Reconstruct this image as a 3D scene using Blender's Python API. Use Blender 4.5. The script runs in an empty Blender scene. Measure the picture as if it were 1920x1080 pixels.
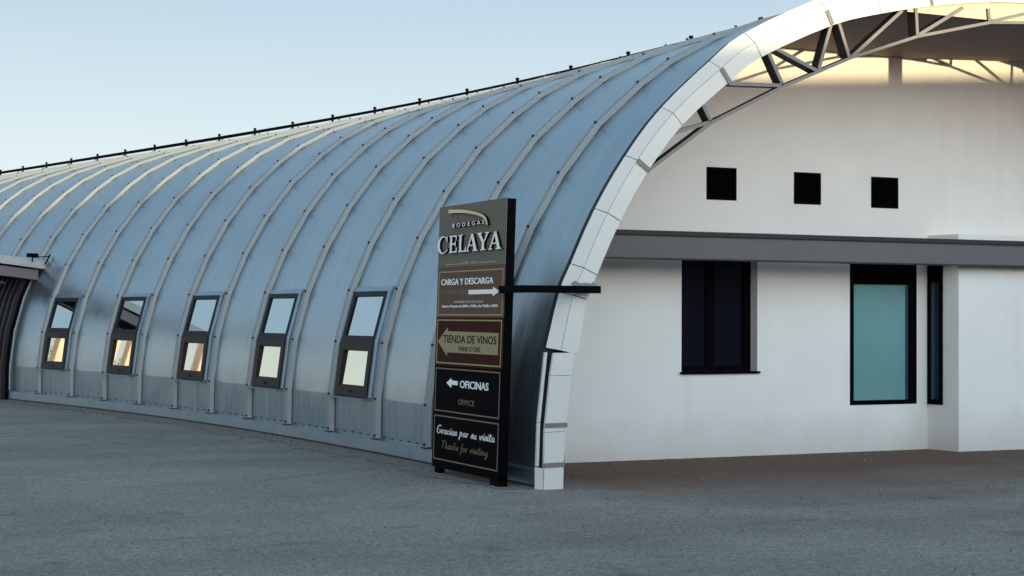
import bpy, math, random
from mathutils import Vector, Matrix
random.seed(7)
R = math.radians
sc = bpy.context.scene
COL = sc.collection

# ------------------------------------------------------------------ camera, sky, sun, exposure
YAW, PITCH, ROLL, F_PX = 0.4484029, 0.0165002, 0.0037947, 3166.812
CAM = Vector((-6.7021, -14.6161, 1.52))
fw = Vector((math.sin(YAW) * math.cos(PITCH), math.cos(YAW) * math.cos(PITCH), math.sin(PITCH)))
rt0 = Vector((math.cos(YAW), -math.sin(YAW), 0))
up0 = rt0.cross(fw)
rt = rt0 * math.cos(ROLL) + up0 * math.sin(ROLL)
up = -rt0 * math.sin(ROLL) + up0 * math.cos(ROLL)
cd = bpy.data.cameras.new("camera")
cam = bpy.data.objects.new("camera", cd)
COL.objects.link(cam)
cd.sensor_width = 36.0
cd.lens = F_PX / 1920.0 * 36.0
cd.clip_start = 0.1
cd.clip_end = 3000
m = Matrix.Identity(4)
for i in range(3):
    m[i][0] = rt[i]; m[i][1] = up[i]; m[i][2] = -fw[i]; m[i][3] = CAM[i]
cam.matrix_world = m
sc.camera = cam

SUN_EL = 1.1                      # degrees
SUN_HEAD = 0.070                  # the light travels toward +Y, a little toward -X
sun_dir = Vector((-math.sin(SUN_HEAD) * math.cos(R(SUN_EL)), math.cos(SUN_HEAD) * math.cos(R(SUN_EL)), -math.sin(R(SUN_EL))))
W = bpy.data.worlds.new("World")
sc.world = W
W.use_nodes = True
nt = W.node_tree
for n in list(nt.nodes): nt.nodes.remove(n)
out = nt.nodes.new("ShaderNodeOutputWorld")
bg = nt.nodes.new("ShaderNodeBackground")
sky = nt.nodes.new("ShaderNodeTexSky")
sky.sky_type = 'NISHITA'
sky.sun_disc = False
sky.sun_elevation = R(SUN_EL)
to_sun = -sun_dir
sky.sun_rotation = math.atan2(to_sun.x, to_sun.y)
sky.air_density = 1.0
sky.dust_density = 0.6
sky.ozone_density = 1.6
bg.inputs["Strength"].default_value = 0.15
# clear evening air: the physical sky tempered by a height gradient (cream haze at the horizon, deep blue overhead)
geo = nt.nodes.new("ShaderNodeTexCoord")
sep = nt.nodes.new("ShaderNodeSeparateXYZ")
nt.links.new(geo.outputs["Generated"], sep.inputs[0])
asn = nt.nodes.new("ShaderNodeMath"); asn.operation = 'ARCSINE'
nt.links.new(sep.outputs[2], asn.inputs[0])
el = nt.nodes.new("ShaderNodeMath"); el.operation = 'MULTIPLY'; el.inputs[1].default_value = 180 / math.pi / 90.0
nt.links.new(asn.outputs[0], el.inputs[0])
grad = nt.nodes.new("ShaderNodeValToRGB")
SKYK = 1.0 / (0.15 * 2 ** 0.6)
STOPS = [(0.0, (1.0, 0.94, 0.83)), (0.020, (0.97, 0.94, 0.87)), (0.055, (0.84, 0.99, 1.05)), (0.115, (0.60, 0.765, 0.91)), (0.33, (0.42, 0.60, 0.78)), (0.6, (0.29, 0.48, 0.68)), (1.0, (0.25, 0.44, 0.62))]
e = grad.color_ramp.elements
e[0].position = STOPS[0][0]; e[0].color = (*[c * SKYK for c in STOPS[0][1]], 1)
e[1].position = STOPS[-1][0]; e[1].color = (*[c * SKYK for c in STOPS[-1][1]], 1)
for p_, c_ in STOPS[1:-1]:
    q_ = e.new(p_); q_.color = (*[c * SKYK for c in c_], 1)
nt.links.new(el.outputs[0], grad.inputs["Fac"])
mixs = nt.nodes.new("ShaderNodeMix"); mixs.data_type = 'RGBA'; mixs.inputs[0].default_value = 0.86
nt.links.new(sky.outputs[0], mixs.inputs[6]); nt.links.new(grad.outputs["Color"], mixs.inputs[7])
# the sunset side of the sky is several times brighter than the side in the picture
dotn = nt.nodes.new("ShaderNodeVectorMath"); dotn.operation = 'DOT_PRODUCT'
dotn.inputs[1].default_value = (to_sun.x, to_sun.y, 0.0)
nt.links.new(geo.outputs["Generated"], dotn.inputs[0])
mxn = nt.nodes.new("ShaderNodeMath"); mxn.operation = 'MAXIMUM'; mxn.inputs[1].default_value = 0.0
nt.links.new(dotn.outputs["Value"], mxn.inputs[0])
pwn = nt.nodes.new("ShaderNodeMath"); pwn.operation = 'POWER'; pwn.inputs[1].default_value = 1.3
nt.links.new(mxn.outputs[0], pwn.inputs[0])
man = nt.nodes.new("ShaderNodeMath"); man.operation = 'MULTIPLY_ADD'; man.inputs[1].default_value = 5.5; man.inputs[2].default_value = 1.0
lowb = nt.nodes.new("ShaderNodeMapRange"); lowb.inputs[1].default_value = 0.0; lowb.inputs[2].default_value = 0.55; lowb.inputs[3].default_value = 1.0; lowb.inputs[4].default_value = 0.12
nt.links.new(el.outputs[0], lowb.inputs[0])
glow = nt.nodes.new("ShaderNodeMath"); glow.operation = 'MULTIPLY'
nt.links.new(pwn.outputs[0], glow.inputs[0]); nt.links.new(lowb.outputs[0], glow.inputs[1])
nt.links.new(glow.outputs[0], man.inputs[0])
man.inputs[1].default_value = 1.0; man.inputs[2].default_value = 0.0
wrm = nt.nodes.new("ShaderNodeVectorMath"); wrm.operation = 'SCALE'
wrm.inputs[0].default_value = (6.6, 5.7, 4.9)
nt.links.new(man.outputs[0], wrm.inputs["Scale"])
one = nt.nodes.new("ShaderNodeVectorMath"); one.operation = 'ADD'; one.inputs[1].default_value = (1, 1, 1)
nt.links.new(wrm.outputs[0], one.inputs[0])
scl = nt.nodes.new("ShaderNodeVectorMath"); scl.operation = 'MULTIPLY'
nt.links.new(mixs.outputs[2], scl.inputs[0]); nt.links.new(one.outputs[0], scl.inputs[1])
nt.links.new(scl.outputs[0], bg.inputs[0])
nt.links.new(bg.outputs[0], out.inputs[0])
ld = bpy.data.lights.new("sun", 'SUN')
ld.energy = 3.2
ld.angle = R(0.5)
ld.color = (1.0, 0.80, 0.45)
sun = bpy.data.objects.new("sun", ld)
COL.objects.link(sun)
sun.rotation_euler = sun_dir.to_track_quat('-Z', 'Y').to_euler()
sun.location = (5, -40, 30)
sc.view_settings.view_transform = 'Standard'
sc.view_settings.look = 'None'
sc.view_settings.exposure = 0.6
sc.view_settings.gamma = 1.0
sc.view_settings.use_curve_mapping = False
sc.cycles.use_denoising = True
sc.cycles.use_adaptive_sampling = False
sc.cycles.caustics_reflective = False
sc.cycles.blur_glossy = 1.0
sc.cycles.denoiser = 'OPENIMAGEDENOISE'
sc.cycles.denoising_input_passes = 'RGB_ALBEDO_NORMAL'
sc.cycles.denoising_prefilter = 'ACCURATE'

# ------------------------------------------------------------------ materials
def mat(name, base, rough=0.6, metal=0.0, spec=0.5, noise=0.0, nscale=8.0, bump=0.0, bscale=40.0, bdist=0.01, coat=0.0, base2=None):
    M = bpy.data.materials.new(name)
    M.use_nodes = True
    t = M.node_tree
    b = t.nodes["Principled BSDF"]
    b.inputs["Base Color"].default_value = (*base, 1)
    b.inputs["Roughness"].default_value = rough
    b.inputs["Metallic"].default_value = metal
    b.inputs["Specular IOR Level"].default_value = spec
    b.inputs["Coat Weight"].default_value = coat
    tc = t.nodes.new("ShaderNodeTexCoord")
    if noise > 0 or base2:
        nz = t.nodes.new("ShaderNodeTexNoise")
        nz.inputs["Scale"].default_value = nscale
        nz.inputs["Detail"].default_value = 5
        nz.inputs["Roughness"].default_value = 0.65
        t.links.new(tc.outputs["Object"], nz.inputs["Vector"])
        cr = t.nodes.new("ShaderNodeValToRGB")
        cr.color_ramp.elements[0].position = 0.3
        cr.color_ramp.elements[1].position = 0.7
        c0 = [max(0, c * (1 - noise)) for c in base]
        c1 = [min(1, c * (1 + noise)) for c in (base2 or base)]
        cr.color_ramp.elements[0].color = (*c0, 1)
        cr.color_ramp.elements[1].color = (*c1, 1)
        t.links.new(nz.outputs["Fac"], cr.inputs["Fac"])
        t.links.new(cr.outputs["Color"], b.inputs["Base Color"])
    if bump > 0:
        bz = t.nodes.new("ShaderNodeTexNoise")
        bz.inputs["Scale"].default_value = bscale
        bz.inputs["Detail"].default_value = 6
        t.links.new(tc.outputs["Object"], bz.inputs["Vector"])
        bp = t.nodes.new("ShaderNodeBump")
        bp.inputs["Strength"].default_value = bump
        bp.inputs["Distance"].default_value = bdist
        t.links.new(bz.outputs["Fac"], bp.inputs["Height"])
        t.links.new(bp.outputs["Normal"], b.inputs["Normal"])
    return M

def panel_material():
    M = bpy.data.materials.new("galvanised_cladding")
    M.use_nodes = True
    t = M.node_tree
    b = t.nodes["Principled BSDF"]
    uv = t.nodes.new("ShaderNodeUVMap"); uv.uv_map = "UVMap"
    # drawn streaks running up the sheet
    mp = t.nodes.new("ShaderNodeMapping"); mp.inputs["Scale"].default_value = (34, 0.7, 1)
    st = t.nodes.new("ShaderNodeTexNoise"); st.inputs["Scale"].default_value = 1.0; st.inputs["Detail"].default_value = 4
    t.links.new(uv.outputs[0], mp.inputs[0]); t.links.new(mp.outputs[0], st.inputs["Vector"])
    # weathering blotches
    mp2 = t.nodes.new("ShaderNodeMapping"); mp2.inputs["Scale"].default_value = (1.1, 0.7, 1)
    bl = t.nodes.new("ShaderNodeTexNoise"); bl.inputs["Scale"].default_value = 1.3; bl.inputs["Detail"].default_value = 7
    t.links.new(uv.outputs[0], mp2.inputs[0]); t.links.new(mp2.outputs[0], bl.inputs["Vector"])
    ad = t.nodes.new("ShaderNodeMix"); ad.data_type = 'FLOAT'; ad.inputs[0].default_value = 0.58
    t.links.new(bl.outputs["Fac"], ad.inputs[2]); t.links.new(st.outputs["Fac"], ad.inputs[3])
    cr = t.nodes.new("ShaderNodeValToRGB")
    cr.color_ramp.elements[0].position = 0.35; cr.color_ramp.elements[0].color = (0.245, 0.335, 0.390, 1)
    cr.color_ramp.elements[1].position = 0.68; cr.color_ramp.elements[1].color = (0.365, 0.455, 0.510, 1)
    t.links.new(ad.outputs[0], cr.inputs["Fac"]); t.links.new(cr.outputs["Color"], b.inputs["Base Color"])
    rr = t.nodes.new("ShaderNodeMapRange"); rr.inputs[3].default_value = 0.17; rr.inputs[4].default_value = 0.42
    t.links.new(ad.outputs[0], rr.inputs[0]); t.links.new(rr.outputs[0], b.inputs["Roughness"])
    b.inputs["Metallic"].default_value = 0.88
    # shallow profiling every 9 cm + oil canning
    sx = t.nodes.new("ShaderNodeSeparateXYZ"); t.links.new(uv.outputs[0], sx.inputs[0])
    mu = t.nodes.new("ShaderNodeMath"); mu.operation = 'MULTIPLY'; mu.inputs[1].default_value = 2 * math.pi / 0.0915
    t.links.new(sx.outputs[0], mu.inputs[0])
    si = t.nodes.new("ShaderNodeMath"); si.operation = 'SINE'; t.links.new(mu.outputs[0], si.inputs[0])
    pw = t.nodes.new("ShaderNodeMath"); pw.operation = 'GREATER_THAN'; pw.inputs[1].default_value = 0.93
    t.links.new(si.outputs[0], pw.inputs[0])
    b1 = t.nodes.new("ShaderNodeBump"); b1.inputs["Strength"].default_value = 0.8; b1.inputs["Distance"].default_value = 0.004
    t.links.new(pw.outputs[0], b1.inputs["Height"])
    mp3 = t.nodes.new("ShaderNodeMapping"); mp3.inputs["Scale"].default_value = (2.6, 1.4, 1)
    oc = t.nodes.new("ShaderNodeTexNoise"); oc.inputs["Scale"].default_value = 1.0; oc.inputs["Detail"].default_value = 1
    t.links.new(uv.outputs[0], mp3.inputs[0]); t.links.new(mp3.outputs[0], oc.inputs["Vector"])
    b2 = t.nodes.new("ShaderNodeBump"); b2.inputs["Strength"].default_value = 0.5; b2.inputs["Distance"].default_value = 0.02
    t.links.new(oc.outputs["Fac"], b2.inputs["Height"]); t.links.new(b1.outputs["Normal"], b2.inputs["Normal"])
    t.links.new(b2.outputs["Normal"], b.inputs["Normal"])
    return M

def ground_material():
    M = bpy.data.materials.new("gravelly_asphalt")
    M.use_nodes = True
    t = M.node_tree
    b = t.nodes["Principled BSDF"]
    tc = t.nodes.new("ShaderNodeTexCoord")
    def noise(scale, detail=6, rough=0.6):
        n = t.nodes.new("ShaderNodeTexNoise")
        n.inputs["Scale"].default_value = scale; n.inputs["Detail"].default_value = detail; n.inputs["Roughness"].default_value = rough
        t.links.new(tc.outputs["Object"], n.inputs["Vector"]); return n
    def ramp(src, p0, c0, p1, c1):
        r = t.nodes.new("ShaderNodeValToRGB")
        r.color_ramp.elements[0].position = p0; r.color_ramp.elements[0].color = (*c0, 1)
        r.color_ramp.elements[1].position = p1; r.color_ramp.elements[1].color = (*c1, 1)
        t.links.new(src, r.inputs["Fac"]); return r
    big = noise(0.32, 9, 0.7)
    fine = noise(48, 5, 0.8)
    vor = t.nodes.new("ShaderNodeTexVoronoi"); vor.inputs["Scale"].default_value = 42
    t.links.new(tc.outputs["Object"], vor.inputs["Vector"])
    base = ramp(big.outputs["Fac"], 0.3, (0.172, 0.162, 0.151), 0.7, (0.285, 0.267, 0.247))
    grain = ramp(fine.outputs["Fac"], 0.28, (0.30, 0.30, 0.31), 0.72, (1.75, 1.73, 1.7))
    mx = t.nodes.new("ShaderNodeMix"); mx.data_type = 'RGBA'; mx.blend_type = 'MULTIPLY'; mx.inputs[0].default_value = 0.9
    t.links.new(base.outputs["Color"], mx.inputs[6]); t.links.new(grain.outputs["Color"], mx.inputs[7])
    # pale and dark chippings
    chip = ramp(vor.outputs["Color"], 0.1, (0.55, 0.55, 0.55), 0.95, (1.55, 1.52, 1.48))
    mx2 = t.nodes.new("ShaderNodeMix"); mx2.data_type = 'RGBA'; mx2.blend_type = 'MULTIPLY'; mx2.inputs[0].default_value = 0.55
    t.links.new(mx.outputs[2], mx2.inputs[6]); t.links.new(chip.outputs["Color"], mx2.inputs[7])
    # faint wheel tracks and oil stains
    mpt = t.nodes.new("ShaderNodeMapping"); mpt.inputs["Rotation"].default_value = (0, 0, R(62)); mpt.inputs["Scale"].default_value = (0.07, 1.1, 1)
    trk = t.nodes.new("ShaderNodeTexNoise"); trk.inputs["Scale"].default_value = 1.0; trk.inputs["Detail"].default_value = 5
    t.links.new(tc.outputs["Object"], mpt.inputs[0]); t.links.new(mpt.outputs[0], trk.inputs["Vector"])
    trr = ramp(trk.outputs["Fac"], 0.36, (0.90, 0.90, 0.905), 0.62, (1.06, 1.06, 1.055))
    stn = noise(1.4, 3, 0.5)
    str_ = ramp(stn.outputs["Fac"], 0.27, (0.62, 0.61, 0.60), 0.37, (1, 1, 1))
    mxa = t.nodes.new("ShaderNodeMix"); mxa.data_type = 'RGBA'; mxa.blend_type = 'MULTIPLY'; mxa.inputs[0].default_value = 1.0
    t.links.new(mx2.outputs[2], mxa.inputs[6]); t.links.new(trr.outputs["Color"], mxa.inputs[7])
    mxb = t.nodes.new("ShaderNodeMix"); mxb.data_type = 'RGBA'; mxb.blend_type = 'MULTIPLY'; mxb.inputs[0].default_value = 0.8
    t.links.new(mxa.outputs[2], mxb.inputs[6]); t.links.new(str_.outputs["Color"], mxb.inputs[7])
    wn = noise(1.1, 4, 0.6)
    wv = t.nodes.new("ShaderNodeVectorMath"); wv.operation = 'MULTIPLY_ADD'; wv.inputs[1].default_value = (0.9, 0.9, 0)
    t.links.new(wn.outputs["Color"], wv.inputs[0]); t.links.new(tc.outputs["Object"], wv.inputs[2])
    vc = t.nodes.new("ShaderNodeTexVoronoi"); vc.feature = 'DISTANCE_TO_EDGE'; vc.inputs["Scale"].default_value = 0.34
    t.links.new(wv.outputs[0], vc.inputs["Vector"])
    ck = t.nodes.new("ShaderNodeMapRange"); ck.inputs[1].default_value = 0.0; ck.inputs[2].default_value = 0.014; ck.inputs[3].default_value = 1.0; ck.inputs[4].default_value = 0.0
    t.links.new(vc.outputs["Distance"], ck.inputs[0])
    cm = noise(0.45, 2, 0.5)
    cmr = t.nodes.new("ShaderNodeMapRange"); cmr.inputs[1].default_value = 0.50; cmr.inputs[2].default_value = 0.60; cmr.inputs[3].default_value = 0.0; cmr.inputs[4].default_value = 0.45
    t.links.new(cm.outputs["Fac"], cmr.inputs[0])
    cf = t.nodes.new("ShaderNodeMath"); cf.operation = 'MULTIPLY'
    t.links.new(ck.outputs[0], cf.inputs[0]); t.links.new(cmr.outputs[0], cf.inputs[1])
    mxc = t.nodes.new("ShaderNodeMix"); mxc.data_type = 'RGBA'; mxc.inputs[7].default_value = (0.05, 0.05, 0.05, 1)
    t.links.new(cf.outputs[0], mxc.inputs[0]); t.links.new(mxb.outputs[2], mxc.inputs[6])
    mx2 = mxc
    # reddish brown tone blended in towards the end wall
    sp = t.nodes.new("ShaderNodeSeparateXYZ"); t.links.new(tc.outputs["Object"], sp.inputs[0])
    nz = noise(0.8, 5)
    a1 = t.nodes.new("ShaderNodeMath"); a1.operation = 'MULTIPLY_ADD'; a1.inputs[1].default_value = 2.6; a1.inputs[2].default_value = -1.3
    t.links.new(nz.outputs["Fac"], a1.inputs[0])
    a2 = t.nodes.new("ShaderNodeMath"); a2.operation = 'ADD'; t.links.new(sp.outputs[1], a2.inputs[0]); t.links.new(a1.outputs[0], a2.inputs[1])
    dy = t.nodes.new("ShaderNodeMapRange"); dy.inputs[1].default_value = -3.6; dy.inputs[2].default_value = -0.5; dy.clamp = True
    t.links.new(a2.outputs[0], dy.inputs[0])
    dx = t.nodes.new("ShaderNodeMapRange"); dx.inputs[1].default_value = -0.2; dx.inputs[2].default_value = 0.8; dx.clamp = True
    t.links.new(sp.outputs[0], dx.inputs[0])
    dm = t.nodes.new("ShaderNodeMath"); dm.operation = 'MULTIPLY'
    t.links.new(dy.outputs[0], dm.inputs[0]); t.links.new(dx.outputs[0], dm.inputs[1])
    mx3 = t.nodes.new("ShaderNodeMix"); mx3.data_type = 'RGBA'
    redbrown = ramp(fine.outputs["Fac"], 0.3, (0.10, 0.062, 0.046), 0.75, (0.21, 0.130, 0.096))
    t.links.new(dm.outputs[0], mx3.inputs[0]); t.links.new(mx2.outputs[2], mx3.inputs[6]); t.links.new(redbrown.outputs["Color"], mx3.inputs[7])
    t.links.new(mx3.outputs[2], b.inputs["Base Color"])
    b.inputs["Roughness"].default_value = 0.9
    b.inputs["Specular IOR Level"].default_value = 0.25
    bp = t.nodes.new("ShaderNodeBump"); bp.inputs["Strength"].default_value = 0.7; bp.inputs["Distance"].default_value = 0.010
    t.links.new(fine.outputs["Fac"], bp.inputs["Height"]); t.links.new(bp.outputs["Normal"], b.inputs["Normal"])
    return M

M_PANEL = panel_material()
M_RIB = mat("galvanised_rib", (0.255, 0.28, 0.29), 0.58, 0.3)
M_FLASH = mat("galvanised_flashing", (0.235, 0.325, 0.39), 0.36, 0.85, noise=0.10, nscale=4, bump=0.15, bscale=5)
M_BOLT_GAP = mat("dark_bolt_gap", (0.03, 0.03, 0.035), 0.5)
M_WHITE = mat("white_fascia_sheet", (0.62, 0.61, 0.58), 0.42, noise=0.03, nscale=3, bump=0.06, bscale=3)
M_WALL = mat("white_render", (0.82, 0.81, 0.785), 0.85, noise=0.035, nscale=1.3, bump=0.12, bscale=60, bdist=0.004)
def wall_wear(M):
    t = M.node_tree; b = t.nodes["Principled BSDF"]; src = b.inputs["Base Color"].links[0].from_socket
    tc = t.nodes.new("ShaderNodeTexCoord"); sp = t.nodes.new("ShaderNodeSeparateXYZ"); t.links.new(tc.outputs["Object"], sp.inputs[0])
    n1 = t.nodes.new("ShaderNodeTexNoise"); n1.inputs["Scale"].default_value = 2.2; n1.inputs["Detail"].default_value = 6
    t.links.new(tc.outputs["Object"], n1.inputs["Vector"])
    ad = t.nodes.new("ShaderNodeMath"); ad.operation = 'MULTIPLY_ADD'; ad.inputs[1].default_value = -0.55; t.links.new(n1.outputs["Fac"], ad.inputs[0]); t.links.new(sp.outputs[2], ad.inputs[2])
    mr = t.nodes.new("ShaderNodeMapRange"); mr.inputs[1].default_value = -0.30; mr.inputs[2].default_value = 0.22; mr.inputs[3].default_value = 0.42; mr.inputs[4].default_value = 0.0
    t.links.new(ad.outputs[0], mr.inputs[0])
    mp = t.nodes.new("ShaderNodeMapping"); mp.inputs["Scale"].default_value = (5.0, 5.0, 0.22); t.links.new(tc.outputs["Object"], mp.inputs[0])
    n2 = t.nodes.new("ShaderNodeTexNoise"); n2.inputs["Scale"].default_value = 1.0; n2.inputs["Detail"].default_value = 4; t.links.new(mp.outputs[0], n2.inputs["Vector"])
    r2 = t.nodes.new("ShaderNodeMapRange"); r2.inputs[1].default_value = 0.58; r2.inputs[2].default_value = 0.80; r2.inputs[3].default_value = 0.0; r2.inputs[4].default_value = 0.13
    t.links.new(n2.outputs["Fac"], r2.inputs[0])
    m1 = t.nodes.new("ShaderNodeMix"); m1.data_type = 'RGBA'; m1.inputs[7].default_value = (0.40, 0.34, 0.29, 1)
    t.links.new(mr.outputs[0], m1.inputs[0]); t.links.new(src, m1.inputs[6])
    m2 = t.nodes.new("ShaderNodeMix"); m2.data_type = 'RGBA'; m2.inputs[7].default_value = (0.52, 0.51, 0.48, 1)
    t.links.new(r2.outputs[0], m2.inputs[0]); t.links.new(m1.outputs[2], m2.inputs[6])
    t.links.new(m2.outputs[2], b.inputs["Base Color"])
wall_wear(M_WALL)
M_GAP = mat("shadow_gap", (0.02, 0.02, 0.022), 0.8)
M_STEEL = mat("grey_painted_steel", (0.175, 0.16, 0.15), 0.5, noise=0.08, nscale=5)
M_BARSHADE = mat("shaded_bar_side", (0.030, 0.022, 0.022), 0.6, noise=0.2, nscale=6)
M_BEAM = mat("grey_beam", (0.112, 0.106, 0.110), 0.5, noise=0.06, nscale=2)
M_BEAMTOP = mat("black_beam_flange", (0.012, 0.012, 0.015), 0.6)
M_BOARD = mat("tan_board", (0.62, 0.50, 0.33), 0.6, noise=0.05, nscale=2)
M_SOFFIT = mat("brown_soffit", (0.15, 0.088, 0.080), 0.7, noise=0.10, nscale=3)
M_FRAME = mat("dark_window_frame", (0.010, 0.013, 0.019), 0.5, spec=0.12)
M_SASH = mat("brown_grey_sash", (0.022, 0.018, 0.019), 0.5, spec=0.15)
M_GLASS = mat("mirror_glass", (0.46, 0.56, 0.58), 0.015, 1.0)
M_GLASS_LOW = mat("cream_mirror_glass", (0.74, 0.72, 0.60), 0.015, 1.0)
M_TEAL = mat("teal_glass", (0.17, 0.345, 0.36), 0.03, 0.0, spec=0.75, noise=0.12, nscale=0.9)
M_BLACKGLASS = mat("black_glass", (0.006, 0.006, 0.012), 0.05, spec=0.35)
M_BLUEGLASS = mat("blue_glass", (0.018, 0.034, 0.06), 0.05, spec=0.4)
M_BLACK = mat("black_metal", (0.003, 0.003, 0.004), 0.6, spec=0.015)
M_CANOPY = mat("canopy_sheet", (0.42, 0.42, 0.44), 0.5, noise=0.05)
M_CANBEAM = mat("canopy_beam", (0.15, 0.14, 0.15), 0.5, noise=0.05)
M_DARKSHEET = mat("dark_canopy_sheet", (0.003, 0.003, 0.004), 0.7, spec=0.05)
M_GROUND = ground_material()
M_EARTH = mat("dry_earth", (0.13, 0.10, 0.07), 0.95, noise=0.3, nscale=0.4, bump=0.5, bscale=3, bdist=0.2)

# ------------------------------------------------------------------ mesh helpers
def base_of(p):
    v = Vector((0, 0, 0))
    while p is not None:
        v += p.location; p = p.parent
    return v

def obj(name, verts, faces, mats, parent=None, fm=None, smooth=False, uvs=None, local=False):
    o0 = Vector((0, 0, 0)) if local else base_of(parent)
    me = bpy.data.meshes.new(name)
    me.from_pydata([tuple(Vector(v) - o0) for v in verts], [], faces)
    for mm in (mats if isinstance(mats, (list, tuple)) else [mats]): me.materials.append(mm)
    if fm:
        for p, i in zip(me.polygons, fm): p.material_index = i
    if smooth:
        for p in me.polygons: p.use_smooth = True
    if uvs:
        l = me.uv_layers.new(name="UVMap")
        for lp in me.loops: l.data[lp.index].uv = uvs[lp.vertex_index]
    me.update()
    o = bpy.data.objects.new(name, me)
    COL.objects.link(o)
    o.parent = parent
    return o

class MB:
    def __init__(s): s.v = []; s.f = []; s.m = []
    def face(s, pts, mi=0):
        i = len(s.v); s.v += [Vector(p) for p in pts]; s.f.append(tuple(range(i, i + len(pts)))); s.m.append(mi)
    def hexa(s, p, mi=0, mis=None):
        """p: 8 points, bottom ring 0-3, top ring 4-7 (same order)"""
        i = len(s.v); s.v += [Vector(q) for q in p]
        F = [(3, 2, 1, 0), (4, 5, 6, 7), (0, 1, 5, 4), (1, 2, 6, 5), (2, 3, 7, 6), (3, 0, 4, 7)]
        for n, f in enumerate(F):
            s.f.append(tuple(i + a for a in f)); s.m.append(mis[n] if mis else mi)
    def box(s, x0, x1, y0, y1, z0, z1, mi=0, mis=None):
        s.hexa([(x0, y0, z0), (x1, y0, z0), (x1, y1, z0), (x0, y1, z0), (x0, y0, z1), (x1, y0, z1), (x1, y1, z1), (x0, y1, z1)], mi, mis)
    def obox(s, c, ex, ey, ez, mi=0):
        """oriented box: centre c, half vectors"""
        c, ex, ey, ez = map(Vector, (c, ex, ey, ez))
        s.hexa([c - ex - ey - ez, c + ex - ey - ez, c + ex + ey - ez, c - ex + ey - ez, c - ex - ey + ez, c + ex - ey + ez, c + ex + ey + ez, c - ex + ey + ez], mi)
    def cyl(s, a, b, r, n=8, mi=0, r2=None):
        a, b = Vector(a), Vector(b); d = (b - a).normalized()
        u = d.cross(Vector((0, 0, 1)) if abs(d.z) < .9 else Vector((1, 0, 0))).normalized(); w = d.cross(u)
        i = len(s.v); r2 = r if r2 is None else r2
        for c, rr in ((a, r), (b, r2)):
            s.v += [c + (u * math.cos(2 * math.pi * k / n) + w * math.sin(2 * math.pi * k / n)) * rr for k in range(n)]
        for k in range(n):
            s.f.append((i + k, i + (k + 1) % n, i + n + (k + 1) % n, i + n + k)); s.m.append(mi)
        s.f.append(tuple(i + k for k in reversed(range(n)))); s.m.append(mi)
        s.f.append(tuple(i + n + k for k in range(n))); s.m.append(mi)
    def build(s, name, mats, parent=None, smooth=False, local=False):
        return obj(name, s.v, s.f, mats, parent, s.m, smooth, local=local)

def empty(name, loc, label, cat, group=None):
    o = bpy.data.objects.new(name, None)
    COL.objects.link(o)
    o.location = loc
    o["label"] = label; o["category"] = cat
    if group: o["group"] = group
    return o

def tag(o, label, cat, group=None):
    o["label"] = label; o["category"] = cat
    if group: o["group"] = group

def structure(o): o["kind"] = "structure"; return o

# ------------------------------------------------------------------ vault geometry (fitted plan and section)
KX = [-4.6186, -4.2988, -3.9794, -3.6603, -3.3417, -3.0238, -2.7069, -2.3913, -2.078, -1.7697, -1.4731, -1.194, -0.9378, -0.708, -0.5082, -0.3438, -0.2183, -0.125, -0.0536, -0.0042, 0.0141, 0.0]
KY = [28.2295, 26.9034, 25.5772, 24.2507, 22.924, 21.5969, 20.2694, 18.9411, 17.6117, 16.2804, 14.9463, 13.6084, 12.2658, 10.9179, 9.5645, 8.2064, 6.845, 5.4802, 4.1118, 2.7409, 1.3703, 0.0]
KH = [0.2893, 0.2843, 0.2792, 0.274, 0.2684, 0.2623, 0.2553, 0.2473, 0.2379, 0.2267, 0.2134, 0.1975, 0.1792, 0.1581, 0.1339, 0.1069, 0.0783, 0.0485, 0.0175, -0.0145, -0.0463, -0.0781]
K0 = -10
for _ in range(4):                                   # a few more bays beyond the left edge of the picture
    KX.insert(0, 2 * KX[0] - KX[1]); KY.insert(0, 2 * KY[0] - KY[1]); KH.insert(0, 2 * KH[0] - KH[1]); K0 -= 1
K1 = 11
def lerp(a, b, t): return a + (b - a) * t
def plan(k):
    i = min(max(int(math.floor(k)) - K0, 0), len(KX) - 2); t = k - K0 - i
    return lerp(KX[i], KX[i + 1], t), lerp(KY[i], KY[i + 1], t), lerp(KH[i], KH[i + 1], t)
RC = 5.8                                             # half span: crown
ROWS = [(0.0, 0.17), (0.006, 0.604), (0.0848, 1.217), (0.2503, 1.813), (0.4959, 2.379), (0.8093, 2.909), (1.202, 3.415), (1.6569, 3.833), (1.9889, 4.0815), (2.5057, 4.364), (3.0459, 4.561), (3.66, 4.745), (4.28, 4.90), (4.95, 5.03), (RC, 5.09)]
def rz_normal(rows, i):
    a = rows[max(i - 1, 0)]; b = rows[min(i + 1, len(rows) - 1)]
    dx, dz = b[0] - a[0], b[1] - a[1]
    L = math.hypot(dx, dz); return (-dz / L, dx / L)      # outward
def offset(rows, d):
    out = []
    for i, (r, z) in enumerate(rows):
        n = rz_normal(rows, i)
        if i == 0: n = (-1, 0)
        if i == len(rows) - 1: n = (0, 1)
        out.append((r + n[0] * d, z + n[1] * d))
    return out
def mirror(rows): return rows + [(2 * RC - r, z) for r, z in reversed(rows[:-1])]
def prof_r(z, rows=ROWS):
    for a, b in zip(rows, rows[1:]):
        if a[1] <= z <= b[1]: return lerp(a[0], b[0], (z - a[1]) / (b[1] - a[1]))
    return rows[0][0] if z < rows[0][1] else rows[-1][0]
def prof_z(r, rows=ROWS):
    for a, b in zip(rows, rows[1:]):
        if a[0] <= r <= b[0]: return lerp(a[1], b[1], (r - a[0]) / max(b[0] - a[0], 1e-6))
    return rows[0][1] if r < rows[0][0] else rows[-1][1]
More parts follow.
